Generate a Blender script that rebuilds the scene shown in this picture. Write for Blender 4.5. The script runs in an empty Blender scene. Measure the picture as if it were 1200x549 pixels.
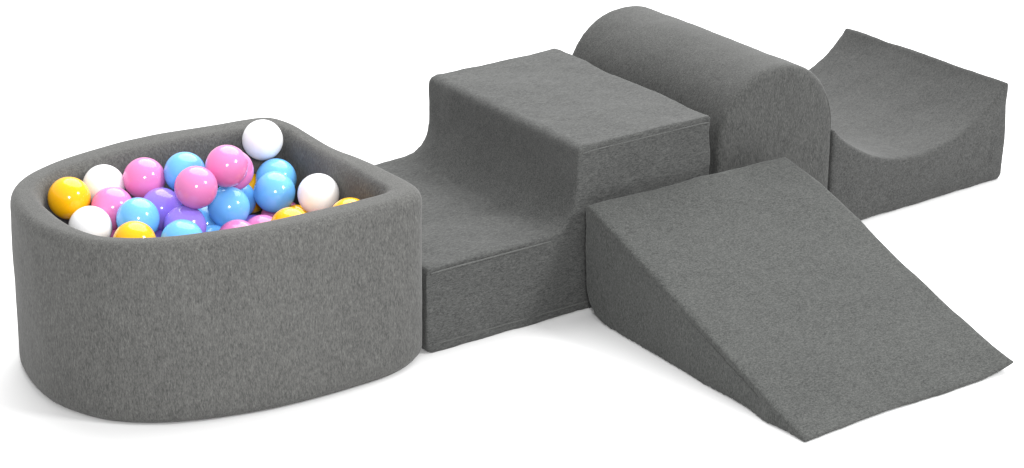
import bpy, bmesh, math, random
import numpy as np
from mathutils import Vector, noise

CM = 0.01
S = bpy.context.scene
COL = S.collection

# ------------------------------------------------------------------ camera
cam_d = bpy.data.cameras.new('camera')
cam = bpy.data.objects.new('camera', cam_d)
COL.objects.link(cam)
AZ, EL, ROLL, F_PX = 0.6000, 0.3899, -0.002, 2688.15      # measured on the 1200 px wide photo
CAM = Vector((-181.69, -290.43, 162.19))
fw = Vector((math.sin(AZ) * math.cos(EL), math.cos(AZ) * math.cos(EL), -math.sin(EL)))
rt = fw.cross(Vector((0, 0, 1))).normalized()
up = rt.cross(fw)
c_, s_ = math.cos(ROLL), math.sin(ROLL)
rt, up = c_ * rt + s_ * up, -s_ * rt + c_ * up
from mathutils import Matrix
M = Matrix((rt, up, -fw)).transposed().to_4x4()
M.translation = CAM * CM
cam.matrix_world = M
cam_d.sensor_fit = 'HORIZONTAL'
cam_d.sensor_width = 36.0
cam_d.lens = F_PX * 36.0 / 1200.0
cam_d.clip_start = 0.1
cam_d.clip_end = 400.0
S.camera = cam

# ------------------------------------------------------------------ world, lamps, exposure
w = bpy.data.worlds.new('World')
S.world = w
w.use_nodes = True
w.node_tree.nodes['Background'].inputs['Color'].default_value = (1.0, 1.0, 1.0, 1)
w.node_tree.nodes['Background'].inputs['Strength'].default_value = 0.85
S.view_settings.view_transform = 'Standard'
S.view_settings.look = 'None'
S.view_settings.exposure = 0.0
S.view_settings.gamma = 1.0
S.render.resolution_x, S.render.resolution_y = 1024, 468

TARGET = Vector((0.35, 0.20, 0.15))


def area_lamp(name, az_deg, el_deg, dist, size, power):
    """studio soft box: azimuth measured like the camera's, from where the light comes"""
    a, e = math.radians(az_deg), math.radians(el_deg)
    d = bpy.data.lights.new(name, 'AREA')
    d.shape = 'DISK'
    d.size = size
    d.energy = power
    o = bpy.data.objects.new(name, d)
    COL.objects.link(o)
    v = Vector((-math.sin(a) * math.cos(e), -math.cos(a) * math.cos(e), math.sin(e)))
    o.location = TARGET + v * dist
    o.rotation_euler = (-v).to_track_quat('-Z', 'Y').to_euler()
    return o


area_lamp('softbox_front', 31, 25, 5.0, 0.62, 135)
area_lamp('softbox_right', -32, 36, 5.0, 1.1, 150)
area_lamp('softbox_overhead', 224, 58, 5.0, 6.4, 540)


# ------------------------------------------------------------------ materials
def nn(nt, typ, **kw):
    n = nt.nodes.new(typ)
    for k, v in kw.items():
        setattr(n, k, v)
    return n


def fabric(name, base, stretch=(1, 1, 1), contrast=1.0, seed=0.0):
    """melange jersey: mixed light and dark fibres, elongated along the wale"""
    m = bpy.data.materials.new(name)
    m.use_nodes = True
    nt = m.node_tree
    bs = nt.nodes['Principled BSDF']
    tc = nn(nt, 'ShaderNodeTexCoord')
    mp = nn(nt, 'ShaderNodeMapping')
    mp.inputs['Location'].default_value = (seed, seed * .7, seed * .3)
    mp.inputs['Scale'].default_value = stretch
    nt.links.new(tc.outputs['Object'], mp.inputs['Vector'])

    def noise_n(scale, detail, rough, vec=mp):
        n = nn(nt, 'ShaderNodeTexNoise')
        n.inputs['Scale'].default_value = scale
        n.inputs['Detail'].default_value = detail
        n.inputs['Roughness'].default_value = rough
        nt.links.new(vec.outputs[0], n.inputs['Vector'])
        return n
    n1 = noise_n(400, 2.5, 0.65)        # fibre clumps, about 4 mm
    n2 = noise_n(130, 2.0, 0.6)         # broader heather
    n3 = noise_n(9, 2.0, 0.5)
    n4 = noise_n(900, 1.0, 0.5)        # single yarns

    def mth(op, a, b):
        k = nn(nt, 'ShaderNodeMath', operation=op)
        for i, x in enumerate((a, b)):
            if isinstance(x, (int, float)):
                k.inputs[i].default_value = x
            else:
                nt.links.new(x, k.inputs[i])
        return k.outputs[0]
    f = mth('MULTIPLY', mth('SUBTRACT', n1.outputs['Fac'], 0.5), 1.15 * contrast)
    f = mth('ADD', f, mth('MULTIPLY', mth('SUBTRACT', n2.outputs['Fac'], 0.5), 0.30 * contrast))
    f = mth('ADD', f, mth('MULTIPLY', mth('SUBTRACT', n3.outputs['Fac'], 0.5), 0.16))
    f = mth('ADD', f, mth('MULTIPLY', mth('SUBTRACT', n4.outputs['Fac'], 0.5), 0.8 * contrast))
    f = mth('ADD', f, 0.5)
    cr = nn(nt, 'ShaderNodeValToRGB')
    e = cr.color_ramp.elements
    r, g, b = base
    e[0].position, e[0].color = 0.12, (r * .50, g * .50, b * .51, 1)
    e[1].position, e[1].color = 0.90, (r * 1.60, g * 1.60, b * 1.58, 1)
    mid = cr.color_ramp.elements.new(0.5)
    mid.color = (r, g, b, 1)
    nt.links.new(f, cr.inputs['Fac'])
    nt.links.new(cr.outputs['Color'], bs.inputs['Base Color'])
    bs.inputs['Roughness'].default_value = 0.95
    bs.inputs['Specular IOR Level'].default_value = 0.12
    bs.inputs['Sheen Weight'].default_value = 0.10
    bs.inputs['Sheen Roughness'].default_value = 0.5
    bp = nn(nt, 'ShaderNodeBump')
    bp.inputs['Strength'].default_value = 0.35
    bp.inputs['Distance'].default_value = 0.0012
    nt.links.new(n1.outputs['Fac'], bp.inputs['Height'])
    nt.links.new(bp.outputs['Normal'], bs.inputs['Normal'])
    return m


def plastic(name, base, rough=0.2, sss=0.15):
    m = bpy.data.materials.new(name)
    m.use_nodes = True
    nt = m.node_tree
    bs = nt.nodes['Principled BSDF']
    tc = nn(nt, 'ShaderNodeTexCoord')
    n = nn(nt, 'ShaderNodeTexNoise')
    n.inputs['Scale'].default_value = 22
    n.inputs['Detail'].default_value = 2
    nt.links.new(tc.outputs['Object'], n.inputs['Vector'])
    mx = nn(nt, 'ShaderNodeMix', data_type='RGBA')
    mx.inputs[6].default_value = tuple(x * .95 for x in base) + (1,)
    mx.inputs[7].default_value = tuple(min(x * 1.03, 1) for x in base) + (1,)
    nt.links.new(n.outputs['Fac'], mx.inputs[0])
    nt.links.new(mx.outputs[2], bs.inputs['Base Color'])
    bs.inputs['Roughness'].default_value = rough
    bs.inputs['Specular IOR Level'].default_value = 0.45
    if sss:
        bs.inputs['Subsurface Weight'].default_value = sss
        bs.inputs['Subsurface Radius'].default_value = (0.01, 0.01, 0.01)
        bs.inputs['Subsurface Scale'].default_value = 0.4
    bp = nn(nt, 'ShaderNodeBump')
    bp.inputs['Strength'].default_value = 0.08
    bp.inputs['Distance'].default_value = 0.002
    n2 = nn(nt, 'ShaderNodeTexNoise')
    n2.inputs['Scale'].default_value = 45
    nt.links.new(tc.outputs['Object'], n2.inputs['Vector'])
    nt.links.new(n2.outputs['Fac'], bp.inputs['Height'])
    nt.links.new(bp.outputs['Normal'], bs.inputs['Normal'])
    return m


G = (0.0592, 0.0604, 0.0588)
M_PIT = fabric('grey_melange_pit', (0.0840, 0.0840, 0.0808), (1, 1, .30), 1.0)
M_STEP = fabric('grey_melange_step', G, (.42, 1, 1), 1.1, 3.1)
M_ARCH = fabric('grey_melange_arch', (0.0592, 0.0600, 0.0580), (1, 1, .35), 1.05, 5.3)
M_VALLEY = fabric('grey_melange_valley', (0.0544, 0.0552, 0.0538), (.6, 1, .7), 1.0, 7.7)
M_WEDGE = fabric('grey_melange_wedge', (0.0555, 0.0574, 0.0551), (.6, 1, .5), 1.15, 9.2)
M_THREAD = fabric('grey_seam_thread', (0.0800, 0.0816, 0.0792), (1, 1, 1), 0.6, 2.2)

mf = bpy.data.materials.new('white_studio_floor')
mf.use_nodes = True
nt = mf.node_tree
bs = nt.nodes['Principled BSDF']
n = nn(nt, 'ShaderNodeTexNoise')
n.inputs['Scale'].default_value = 6
mx = nn(nt, 'ShaderNodeMix', data_type='RGBA')
mx.inputs[6].default_value = (.73, .73, .73, 1)
mx.inputs[7].default_value = (.75, .75, .75, 1)
nt.links.new(n.outputs['Fac'], mx.inputs[0])
nt.links.new(mx.outputs[2], bs.inputs['Base Color'])
bs.inputs['Roughness'].default_value = 0.9
bs.inputs['Specular IOR Level'].default_value = 0.1
M_FLOOR = mf

COLORS = {
    'white': plastic('white_plastic', (.80,.80,.81), .22),
    'yellow': plastic('yellow_plastic', (.86, .43, .003), .13),
    'pink': plastic('pink_plastic', (.68, .195, .44), .13),
    'blue': plastic('light_blue_plastic', (.14, .43, .82), .13),
    'purple': plastic('purple_plastic', (.27, .18, .70), .13),
}


# ------------------------------------------------------------------ mesh helpers
def link(name, verts, faces, mat, parent=None, smooth=True):
    me = bpy.data.meshes.new(name)
    me.from_pydata([tuple(v) for v in verts], [], faces)
    me.update()
    if smooth:
        me.polygons.foreach_set('use_smooth', [True] * len(me.polygons))
    me.materials.append(mat)
    o = bpy.data.objects.new(name, me)
    COL.objects.link(o)
    if parent:
        o.parent = parent
    return o


def tag(o, label, cat, group=None):
    o['label'] = label
    o['category'] = cat
    if group:
        o['group'] = group


def round_poly(P, n=6):
    """P: list of (a, b, radius) -> dense 2-D outline with filleted corners"""
    out = []
    N = len(P)
    for i in range(N):
        a = np.array(P[i - 1][:2], float)
        b = np.array(P[i][:2], float)
        c = np.array(P[(i + 1) % N][:2], float)
        r = P[i][2]
        u = (a - b) / np.linalg.norm(a - b)
        v = (c - b) / np.linalg.norm(c - b)
        if r <= 0:
            out.append(b)
            continue
        ang = math.acos(max(-1, min(1, float(u @ v))))
        t = min(r / math.tan(ang / 2), .48 * np.linalg.norm(a - b), .48 * np.linalg.norm(c - b))
        p0, p1 = b + u * t, b + v * t
        for k in range(n + 1):
            s = k / n
            out.append((1 - s) ** 2 * p0 + 2 * s * (1 - s) * b + s * s * p1)
    return out


def prism_voxel(prof, lo, hi, axis, voxel=0.5, smooth_it=4):
    """extrude a 2-D profile between lo and hi along 'x' or 'y' (cm), voxel remesh, soften;
    returns numpy vertices in cm and the faces"""
    bm = bmesh.new()
    rows = []
    for t in (lo, hi):
        rows.append([bm.verts.new((t, p[0], p[1]) if axis == 'x' else (p[0], t, p[1])) for p in prof])
    K = len(prof)
    for i in range(K):
        j = (i + 1) % K
        bm.faces.new((rows[0][i], rows[0][j], rows[1][j], rows[1][i]))
    bm.faces.new(rows[0][::-1])
    bm.faces.new(rows[1])
    bmesh.ops.recalc_face_normals(bm, faces=bm.faces[:])
    bmesh.ops.triangulate(bm, faces=bm.faces[:])
    me = bpy.data.meshes.new('tmp')
    bm.to_mesh(me)
    bm.free()
    o = bpy.data.objects.new('tmp', me)
    COL.objects.link(o)
    r = o.modifiers.new('r', 'REMESH')
    r.mode = 'VOXEL'
    r.voxel_size = voxel
    s = o.modifiers.new('s', 'SMOOTH')
    s.factor = 0.5
    s.iterations = smooth_it
    dg = bpy.context.evaluated_depsgraph_get()
    dg.update()
    ev = o.evaluated_get(dg)
    m2 = ev.to_mesh()
    V = np.empty(len(m2.vertices) * 3)
    m2.vertices.foreach_get('co', V)
    V = V.reshape(-1, 3)
    Nn = np.array([v.normal[:] for v in m2.vertices])
    F = [tuple(p.vertices) for p in m2.polygons]
    ev.to_mesh_clear()
    bpy.data.objects.remove(o)
    bpy.data.meshes.remove(me)
    return V, Nn, F


def wobble(V, Nn, amp, scale, seed):
    out = V.copy()
    for i in range(len(V)):
        p = Vector(V[i] / scale) + Vector((seed, seed * 2, 0))
        d = noise.noise(p) + .4 * noise.noise(p * 2.7) + .14 * noise.noise(p * 7.0)
        out[i] += Nn[i] * amp * d
    return out


def floor_clamp(V):
    V[:, 2] = np.maximum(V[:, 2], 0.0)
    return V


def tube(path, r, closed=False, n=6):
    """a thin cord along a path (cm)"""
    P = [Vector(p) for p in path]
    V, F = [], []
    K = len(P)
    for i, p in enumerate(P):
        a = P[i - 1] if (i > 0 or closed) else P[0]
        b = P[(i + 1) % K] if (i < K - 1 or closed) else P[-1]
        t = (b - a).normalized()
        u = t.cross(Vector((0.13, 0.2, 1))).normalized()
        w_ = t.cross(u)
        for k in range(n):
            q = 2 * math.pi * k / n
            V.append(p + (u * math.cos(q) + w_ * math.sin(q)) * r)
    for i in range(K if closed else K - 1):
        j = (i + 1) % K
        for k in range(n):
            l = (k + 1) % n
            F.append((i * n + k, i * n + l, j * n + l, j * n + k))
    return V, F


def root(name, x, y, rz=0.0):
    e = bpy.data.objects.new(name, None)
    e.empty_display_size = .05
    COL.objects.link(e)
    e.location = (x * CM, y * CM, 0)
    e.rotation_euler = (0, 0, rz)
    return e


def cm(V):
    return [(float(a) * CM, float(b) * CM, float(c) * CM) for a, b, c in V]


# ------------------------------------------------------------------ the floor
fl = link('studio_floor', [(-40, -40, 0), (40, -40, 0), (40, 60, 0), (-40, 60, 0)], [(0, 1, 2, 3)], M_FLOOR, smooth=False)
fl['kind'] = 'structure'
Z0 = 0.05     # cm, soles stand just above the floor sheet

# ------------------------------------------------------------------ step block
L, W, H1, A, H = 59.4, 46.7, 15.4, 30.4, 30.0


def step_block():
    e = root('foam_step_block', 0, 0)
    tag(e, 'grey fabric foam block with one low step and one high step, behind the ramp', 'foam block')
    prof = round_poly([(0, 0, .6), (L, 0, .6), (L, H, .8), (A, H, 1.6), (A - .6, H1 + .0, 6.0), (0, H1, 1.3)], 8)
    V, Nn, F = prism_voxel(prof, 0, W, 'y', .5, 5)
    # the cover bulges a little where it is pulled into the inner corner
    V2 = wobble(V, Nn, .40, 11, 1.3)
    x, y, z = V[:, 0], V[:, 1], V[:, 2]
    g = np.exp(-((x - (A - 2.5)) / 3.5) ** 2 - ((z - H1 - 3.0) / 4.5) ** 2) * np.sin(np.pi * np.clip(y / W, 0, 1)) ** .7
    V2[:, 0] -= g * 2.2
    V2[:, 2] += g * 0.5
    link('cover', cm(floor_clamp(V2) + [0, 0, Z0]), F, M_STEP, e)
    # stitched seams round the front panel
    def seam(pts, off):
        v, f = tube(pts, .14)
        link('seam', cm(v), f, M_THREAD, e)
    yy = -.06
    seam([(1.2, yy, 1.6), (20, yy - .05, 1.5), (40, yy - .05, 1.5), (58.4, yy, 1.6)], 0)
    top = [(1.0, yy + .1, H1 - 1.1)] + [(q, yy, H1 - 1.0) for q in np.linspace(3, A - 5.5, 8)]
    seam(top, 0)
    seam([(A + .9, yy, H - 1.2)] + [(q, yy, H - 1.05) for q in np.linspace(A + 3, L - 3, 8)] + [(L - 1, yy + .1, H - 1.2)], 0)
    return e


step_block()


# ------------------------------------------------------------------ arch block (half cylinder on a straight base)
def arch_block():
    wa, ha, Wa = 27.2, 35.0, 46.4
    e = root('foam_arch_block', 62.5, 2.4)
    tag(e, 'tall grey fabric foam block with half round top, between stepped block and hollowed block', 'foam block')
    prof = [(.5, 0), (wa - .5, 0), (wa, .5)]
    zc = ha - wa / 2
    for k in range(41):
        q = math.pi * k / 40
        prof.append((wa / 2 + math.cos(q) * wa / 2, zc + math.sin(q) * wa / 2))
    prof.append((0, .5))
    V, Nn, F = prism_voxel(prof, -.3, Wa + .2, 'y', .5, 28)
    V = wobble(V, Nn, .3, 13, 4.1)
    link('cover', cm(floor_clamp(V) + [0, 0, Z0]), F, M_ARCH, e)
    pts = [(wa - .75, .05, 1.5), (wa - .6, .03, zc * .5), (wa - .6, .03, zc)]
    for k in range(1, 12):
        q = math.pi * k / 24
        pts.append((wa / 2 + math.cos(q) * (wa / 2 - .6), .03, zc + math.sin(q) * (wa / 2 - .6)))
    v, f = tube(pts, .09)
    link('seam', cm(v), f, M_ARCH, e)
    return e


arch_block()


# ------------------------------------------------------------------ hollowed block
def valley_block():
    wc, Wc, hc, dc = 46.9, 45.3, 20.3, 10.2
    yaw = 0.031
    # local frame: x from the arch to the far right edge
    xr, yc = 137.0, 4.2
    e = root('foam_hollow_block', xr - wc * math.cos(yaw), yc - wc * math.sin(yaw), yaw)
    tag(e, 'low grey fabric foam block with a hollowed concave top, at the far right end', 'foam block')
    R = ((wc / 2) ** 2 + dc ** 2) / (2 * dc)
    prof = [(.6, 0), (wc - .6, 0), (wc, .8), (wc + .2, hc * .5), (wc, hc - .4), (wc - .4, hc)]
    for k in range(1, 40):
        u = wc - wc * k / 40
        prof.append((u, hc - dc + R - math.sqrt(R * R - (u - wc / 2) ** 2)))
    prof += [(.4, hc), (0, hc - .4), (0, .8)]
    V, Nn, F = prism_voxel(prof, -.2, Wc + .1, 'y', .45, 14)
    V = wobble(V, Nn, .3, 12, 8.1)
    link('cover', cm(floor_clamp(V) + [0, 0, Z0]), F, M_VALLEY, e)
    pts = []
    for k in range(1, 30):
        u = wc * k / 40
        pts.append((u, .03, hc - dc + R - math.sqrt(R * R - (u - wc / 2) ** 2) - .75))
    v, f = tube(pts, .07)
    link('seam', cm(v), f, M_VALLEY, e)
    return e


valley_block()


# ------------------------------------------------------------------ ramp
def ramp():
    ww, wl, wh = 44.6, 57.7, 20.8
    e = root('foam_ramp', 30.7, -1.7, -0.005)
    tag(e, 'grey fabric foam wedge ramp sloping down towards the front right', 'foam ramp')
    # profile in (y, z), y negative towards the viewer
    prof = round_poly([(0, 0, 7.5), (0, wh, 1.4), (-wl, .55, 0), (-wl, 0, 0)], 8)
    # remeshed with the sloping face level, then turned back, so that the slope comes out smooth
    th = math.atan2(wh - .55, wl)
    ct, st = math.cos(th), math.sin(th)
    prof = [(p[0] * ct + p[1] * st, -p[0] * st + p[1] * ct) for p in prof]
    V, Nn, F = prism_voxel(prof, 0, ww, 'x', .42, 6)
    for Q in (V, Nn):
        yy, zz = Q[:, 1].copy(), Q[:, 2].copy()
        Q[:, 1], Q[:, 2] = yy * ct - zz * st, yy * st + zz * ct
    V = wobble(V, Nn, .36, 12, 6.1)
    x, y, z = V[:, 0].copy(), V[:, 1].copy(), V[:, 2].copy()
    # thin lip: the right corner of the toe curls up, the left one is pinched
    toe = np.clip((-y - (wl - 16)) / 16, 0, 1) ** 2
    right = np.clip((x - (ww - 7)) / 7, 0, 1) ** 1.6
    V[:, 2] += toe * right * 1.5
    # the high corner on the right is padded and pulled in
    hi = np.clip((y + 9) / 9, 0, 1) * np.clip((z - 10) / 9, 0, 1) * np.clip((x - (ww - 14)) / 14, 0, 1) ** 1.5
    V[:, 0] -= hi * 1.3
    V[:, 2] -= hi * .1
    # the toe line sways slightly
    V[:, 1] += toe * (.5 * np.sin(x / ww * math.pi) )
    left = np.exp(-((x - 1) / 2.5) ** 2 - ((y + wl - 9) / 3.0) ** 2) * np.clip(1 - z / 4, 0, 1)
    V[:, 0] -= left * .8
    link('cover', cm(floor_clamp(V) + [0, 0, Z0]), F, M_WEDGE, e)
    pts = [(-.02, y_, wh * (1 + y_ / wl) - .9) for y_ in np.linspace(-1.5, -wl + 6, 14)]
    v, f = tube(pts, .07)
    link('seam', cm(v), f, M_WEDGE, e)
    return e


ramp()

# ------------------------------------------------------------------ ball pit
OUT = [(-.3, 2.6), (-.5, 10), (-.9, 20), (-1.5, 30), (-2.2, 37.5), (-4.0, 42.4), (-8.3, 44.6), (-14, 46.0), (-21.5, 47.2),
       (-29.5, 47.3), (-38, 46.0), (-45, 43.9), (-50.8, 40.6), (-54.8, 35.8), (-57, 29), (-57.7, 21.8), (-56.6, 14.8),
       (-54.3, 9.4), (-51, 5.4), (-46.8, 2.4), (-42, .2), (-33, -2.3), (-24.3, -3.5), (-15, -3.9), (-8.6, -3.7), (-3.7, -2.7), (-1.0, -.7)]
INN = [(-6.4, 2.6), (-6.3, 8), (-6.2, 15), (-5.9, 25), (-5.8, 32), (-6.3, 36.5), (-9.8, 38), (-20, 40.2), (-29.2, 40.6),
       (-38.8, 39.9), (-45.6, 38.3), (-49.8, 35), (-52, 30), (-52.8, 20), (-52, 14.5), (-50, 9.7), (-44.6, 6), (-35.8, 3.2),
       (-23, 2), (-14, 1.6), (-9, 1.6)]
PC = np.array((-28.0, 21.0))


def spline(P, n=10):
    P = np.array(P, float)
    N = len(P)
    o = []
    for i in range(N):
        a, b, c, d = P[i - 1], P[i], P[(i + 1) % N], P[(i + 2) % N]
        for k in range(n):
            t = k / n
            o.append(.5 * ((2 * b) + (-a + c) * t + (2 * a - 5 * b + 4 * c - d) * t * t + (-a + 3 * b - 3 * c + d) * t ** 3))
    return np.array(o)


def by_angle(P, angs):
    d = P - PC
    a = np.unwrap(np.arctan2(d[:, 1], d[:, 0]))
    r = np.hypot(d[:, 0], d[:, 1])
    i = np.argsort(np.mod(a, 2 * np.pi))
    return np.interp(angs, np.mod(a, 2 * np.pi)[i], r[i], period=2 * np.pi)


def ball_pit():
    e = root('foam_ball_pit', 0, 0)
    tag(e, 'rounded grey fabric foam ball pit filled with plastic balls, at the left end', 'ball pit')
    # angular samples, denser at the tight corners
    so = spline(OUT)
    d = so - PC
    angs = np.sort(np.mod(np.arctan2(d[:, 1], d[:, 0]), 2 * np.pi))
    ro, ri = by_angle(so, angs), by_angle(spline(INN), angs)
    HT = 30.0
    sec = []           # (w 0..1 across the wall, inset cm from the outer face, z)
    for k in range(7):
        q = math.pi / 2 * k / 6
        sec.append(('o', 2.0 * (1 - math.sin(q)), 2.0 * (1 - math.cos(q))))
    for z in np.linspace(2.6, HT - 2.4, 40):
        sec.append(('o', 0, z))
    for k in range(10):
        q = math.pi / 2 * k / 9
        sec.append(('o', 1.9 * (1 - math.cos(q)), HT - 2.1 + 2.1 * math.sin(q)))
    for k in range(9, -1, -1):
        q = math.pi / 2 * k / 9
        sec.append(('i', -2.2 * (1 - math.cos(q)), HT - 3.2 + 3.2 * math.sin(q)))
    for z in np.linspace(HT - 3.8, 9.0, 22):
        sec.append(('i', 0, z))
    V = []
    n = len(angs)
    for kind, ins, z in sec:
        for a, o_, i_ in zip(angs, ro, ri):
            ins_ = ins * min(1.0, (o_ - i_) / 5.2)
            r = (o_ if kind == 'o' else i_) - ins_
            if kind == 'o':
                left = max(0.0, -.825 * math.cos(a) + .565 * math.sin(a)) ** 1.5
                front = max(0.0, -math.sin(a) - .25 * math.cos(a)) ** 1.5
                low = max(0.0, 1 - z / HT)
                r += left * (.65 + .8 * low) + front * 1.35 * low
                r -= .9 * low * math.exp(-((a - 5.555) / .12) ** 2)
            p = PC + r * np.array((math.cos(a), math.sin(a)))
            # rim is pulled up at the back corner and sags along the right wall
            back = math.exp(-((p[0] + 4) / 7) ** 2 - ((p[1] - 43) / 6) ** 2)
            sag = math.exp(-((p[0] + 3) / 6) ** 2 - ((p[1] - 27) / 9) ** 2)
            zz = z + (.5 * back - .7 * sag) * max(0, (z - 15) / 15)
            q = Vector((p[0] / 12, p[1] / 12, zz / 12))
            out = Vector((math.cos(a), math.sin(a), 0)) * (.28 * (noise.noise(q) + .4 * noise.noise(q * 2.6)))
            if kind == 'i':
                out *= -1
            V.append((p[0] + out[0], p[1] + out[1], zz + Z0))
    F = []
    for s in range(len(sec) - 1):
        for k in range(n):
            l = (k + 1) % n
            F.append((s * n + k, s * n + l, (s + 1) * n + l, (s + 1) * n + k))
    F.append(tuple(range(n))[::-1])
    me_w = link('wall', cm(V), F, M_PIT, e)
    # floor cushion
    bv = []
    for rr, z in ((1.0, 9.3), (1.0, 13.4), (.98, 14.2), (.94, 14.6), (.0, 14.8)):
        if rr == 0:
            bv.append((PC[0], PC[1], z))
        else:
            for a, i_ in zip(angs, ri):
                p = PC + (i_ - .15) * rr * np.array((math.cos(a), math.sin(a)))
                bv.append((p[0], p[1], z))
    bf = []
    for s in range(3):
        for k in range(n):
            l = (k + 1) % n
            bf.append((s * n + k, s * n + l, (s + 1) * n + l, (s + 1) * n + k))
    for k in range(n):
        bf.append((3 * n + k, 3 * n + (k + 1) % n, 4 * n))
    link('base_cushion', cm(bv), bf, M_PIT, e)
    # welt along the sole
    pts = [tuple(PC + (o_ - .85 - 1.1 * math.exp(-((a - 5.555) / .14) ** 2) + 1.45 * max(0.0, -.825 * math.cos(a) + .565 * math.sin(a)) ** 1.5 + 1.35 * max(0.0, -math.sin(a) - .25 * math.cos(a)) ** 1.5) * np.array((math.cos(a), math.sin(a)))) + (.5,) for a, o_ in zip(angs, ro)]
    v, f = tube(pts, .16, closed=True)
    link('seam', cm(v), f, M_PIT, e)
    return e


ball_pit()

# ------------------------------------------------------------------ balls
TOP = [('yellow', -46.20, 34.02, 27.07),
       ('white', -38.96, 36.49, 26.87),
       ('pink', -33.22, 33.19, 27.90),
       ('blue', -27.48, 29.81, 28.69),
       ('pink', -30.09, 20.67, 29.63),
       ('pink', -23.26, 23.00, 31.08),
       ('pink', -19.75, 27.85, 28.07),
       ('white', -10.33, 34.73, 29.38),
       ('pink', -40.58, 30.08, 25.40),
       ('white', -46.21, 26.44, 24.50),
       ('blue', -39.26, 23.45, 25.36),
       ('yellow', -42.67, 17.81, 23.98),
       ('purple', -33.21, 27.42, 24.45),
       ('purple', -32.38, 20.82, 23.32),
       ('blue', -35.76, 15.03, 23.58),
       ('blue', -22.34, 33.19, 17.32),
       ('blue', -22.74, 24.05, 23.41),
       ('blue', -18.49, 29.98, 21.80),
       ('blue', -13.92, 24.56, 23.98),
       ('blue', -10.42, 30.31, 23.76),
       ('white', -9.45, 17.70, 24.81),
       ('yellow', -16.90, 13.96, 21.74),
       ('yellow', -9.60, 7.31, 23.91),
       ('yellow', -12.95, 35.31, 20.08),
       ('pink', -25.05, 16.91, 20.48),
       ('pink', -19.06, 19.71, 19.02)]
SUB = [(-41.10, 29.80, 18.50),
       (-33.74, 25.66, 17.97),
       (-33.70, 33.40, 18.50),
       (-26.63, 23.04, 18.02),
       (-27.87, 29.62, 18.67),
       (-17.47, 25.79, 16.65),
       (-11.18, 14.86, 18.31),
       (-11.47, 21.78, 18.37),
       (-10.85, 28.40, 17.33),
       (-47.52, 32.34, 19.20),
       (-39.80, 36.31, 19.54),
       (-11.19, 33.36, 12.79)]


def ball_mesh(color, seed):
    bm = bmesh.new()
    bmesh.ops.create_uvsphere(bm, u_segments=48, v_segments=28, radius=3.46 * CM)
    # blow-moulded shell: slightly out of round, with a fine mould line round the middle
    for v in bm.verts:
        n_ = v.co.normalized()
        k = 1 + .006 * noise.noise(n_ * 1.6 + Vector((seed, 0, 0)))
        lat = abs(n_.z)
        if lat < .03:
            k += .0035
        v.co *= k
    me = bpy.data.meshes.new(color + '_ball')
    bm.to_mesh(me)
    bm.free()
    me.polygons.foreach_set('use_smooth', [True] * len(me.polygons))
    me.materials.append(COLORS[color])
    return me


def add_ball(color, p, label, seed, group):
    cname = 'light_blue' if color == 'blue' else color
    me = ball_mesh(color, seed)
    o = bpy.data.objects.new('plastic_ball', me)
    COL.objects.link(o)
    o.location = (p[0] * CM, p[1] * CM, (p[2] + Z0) * CM)
    rnd = random.Random(int(seed * 10))
    o.rotation_euler = (rnd.uniform(0, 6), rnd.uniform(0, 6), rnd.uniform(0, 6))
    tag(o, label, 'ball', group)


LABELS = [
    'yellow ball wedged at the left end of the ball pit, left of two white balls',
    'white ball near the back left wall, between the leftmost yellow ball and a pink ball',
    'pink ball against the back wall, right of the back left white ball',
    'light blue ball against the back wall, half behind the fully visible front pink ball',
    'pink ball lying on top in the middle, in front of the back light blue ball',
    'pink ball near the back wall, partly covering another pink ball',
    'pink ball mostly hidden behind the back pink ball, left of the topmost white ball',
    'white ball highest of all, in the back right corner of the ball pit',
    'pink ball between the two left white balls, left of the first light blue ball',
    'white ball at the front left rim of the ball pit, below the leftmost yellow ball',
    'light blue ball at the left, right above the yellow ball at the front rim',
    'yellow ball half hidden by the front left rim under a light blue ball',
    'purple ball higher and further back of the two purple balls',
    'purple ball lower and nearer of the two, above the half hidden light blue ball',
    'light blue ball half hidden by the front rim, below the nearer purple ball',
    'light blue ball low down in the gap right of the nearer purple ball',
    'light blue ball in the middle, just above the left pink ball at the front rim',
    'light blue ball peeking out above and behind the middle light blue ball',
    'light blue ball large and fully visible, just left of the right white ball',
    'light blue ball under the topmost white ball, partly behind another light blue ball',
    'white ball at the right end of the ball pit, above the front rim',
    'yellow ball just showing over the front rim, left below the right white ball',
    'yellow ball just showing over the front rim, rightmost ball in the pit',
    'yellow ball deep in the gap below the back pink balls',
    'pink ball just showing over the front rim, left one of two',
    'pink ball just showing over the front rim, right one of two, beside a yellow',
]
for i, (c, x, y, z) in enumerate(TOP):
    add_ball(c, (x, y, z), LABELS[i], i * 1.7 + .3, 'plastic balls in the ball pit')
sub_cols = ['blue', 'pink', 'purple', 'blue', 'yellow', 'blue', 'purple', 'pink']
for i, (x, y, z) in enumerate(SUB):
    c = sub_cols[(i * 5 + 1) % 8]
    cn = 'light blue' if c == 'blue' else c
    add_ball(c, (x, y, z), cn + ' ball of the lower layer, almost wholly covered by the balls lying above it', i * 1.3 + 50,
             cn + ' balls of the lower layer')
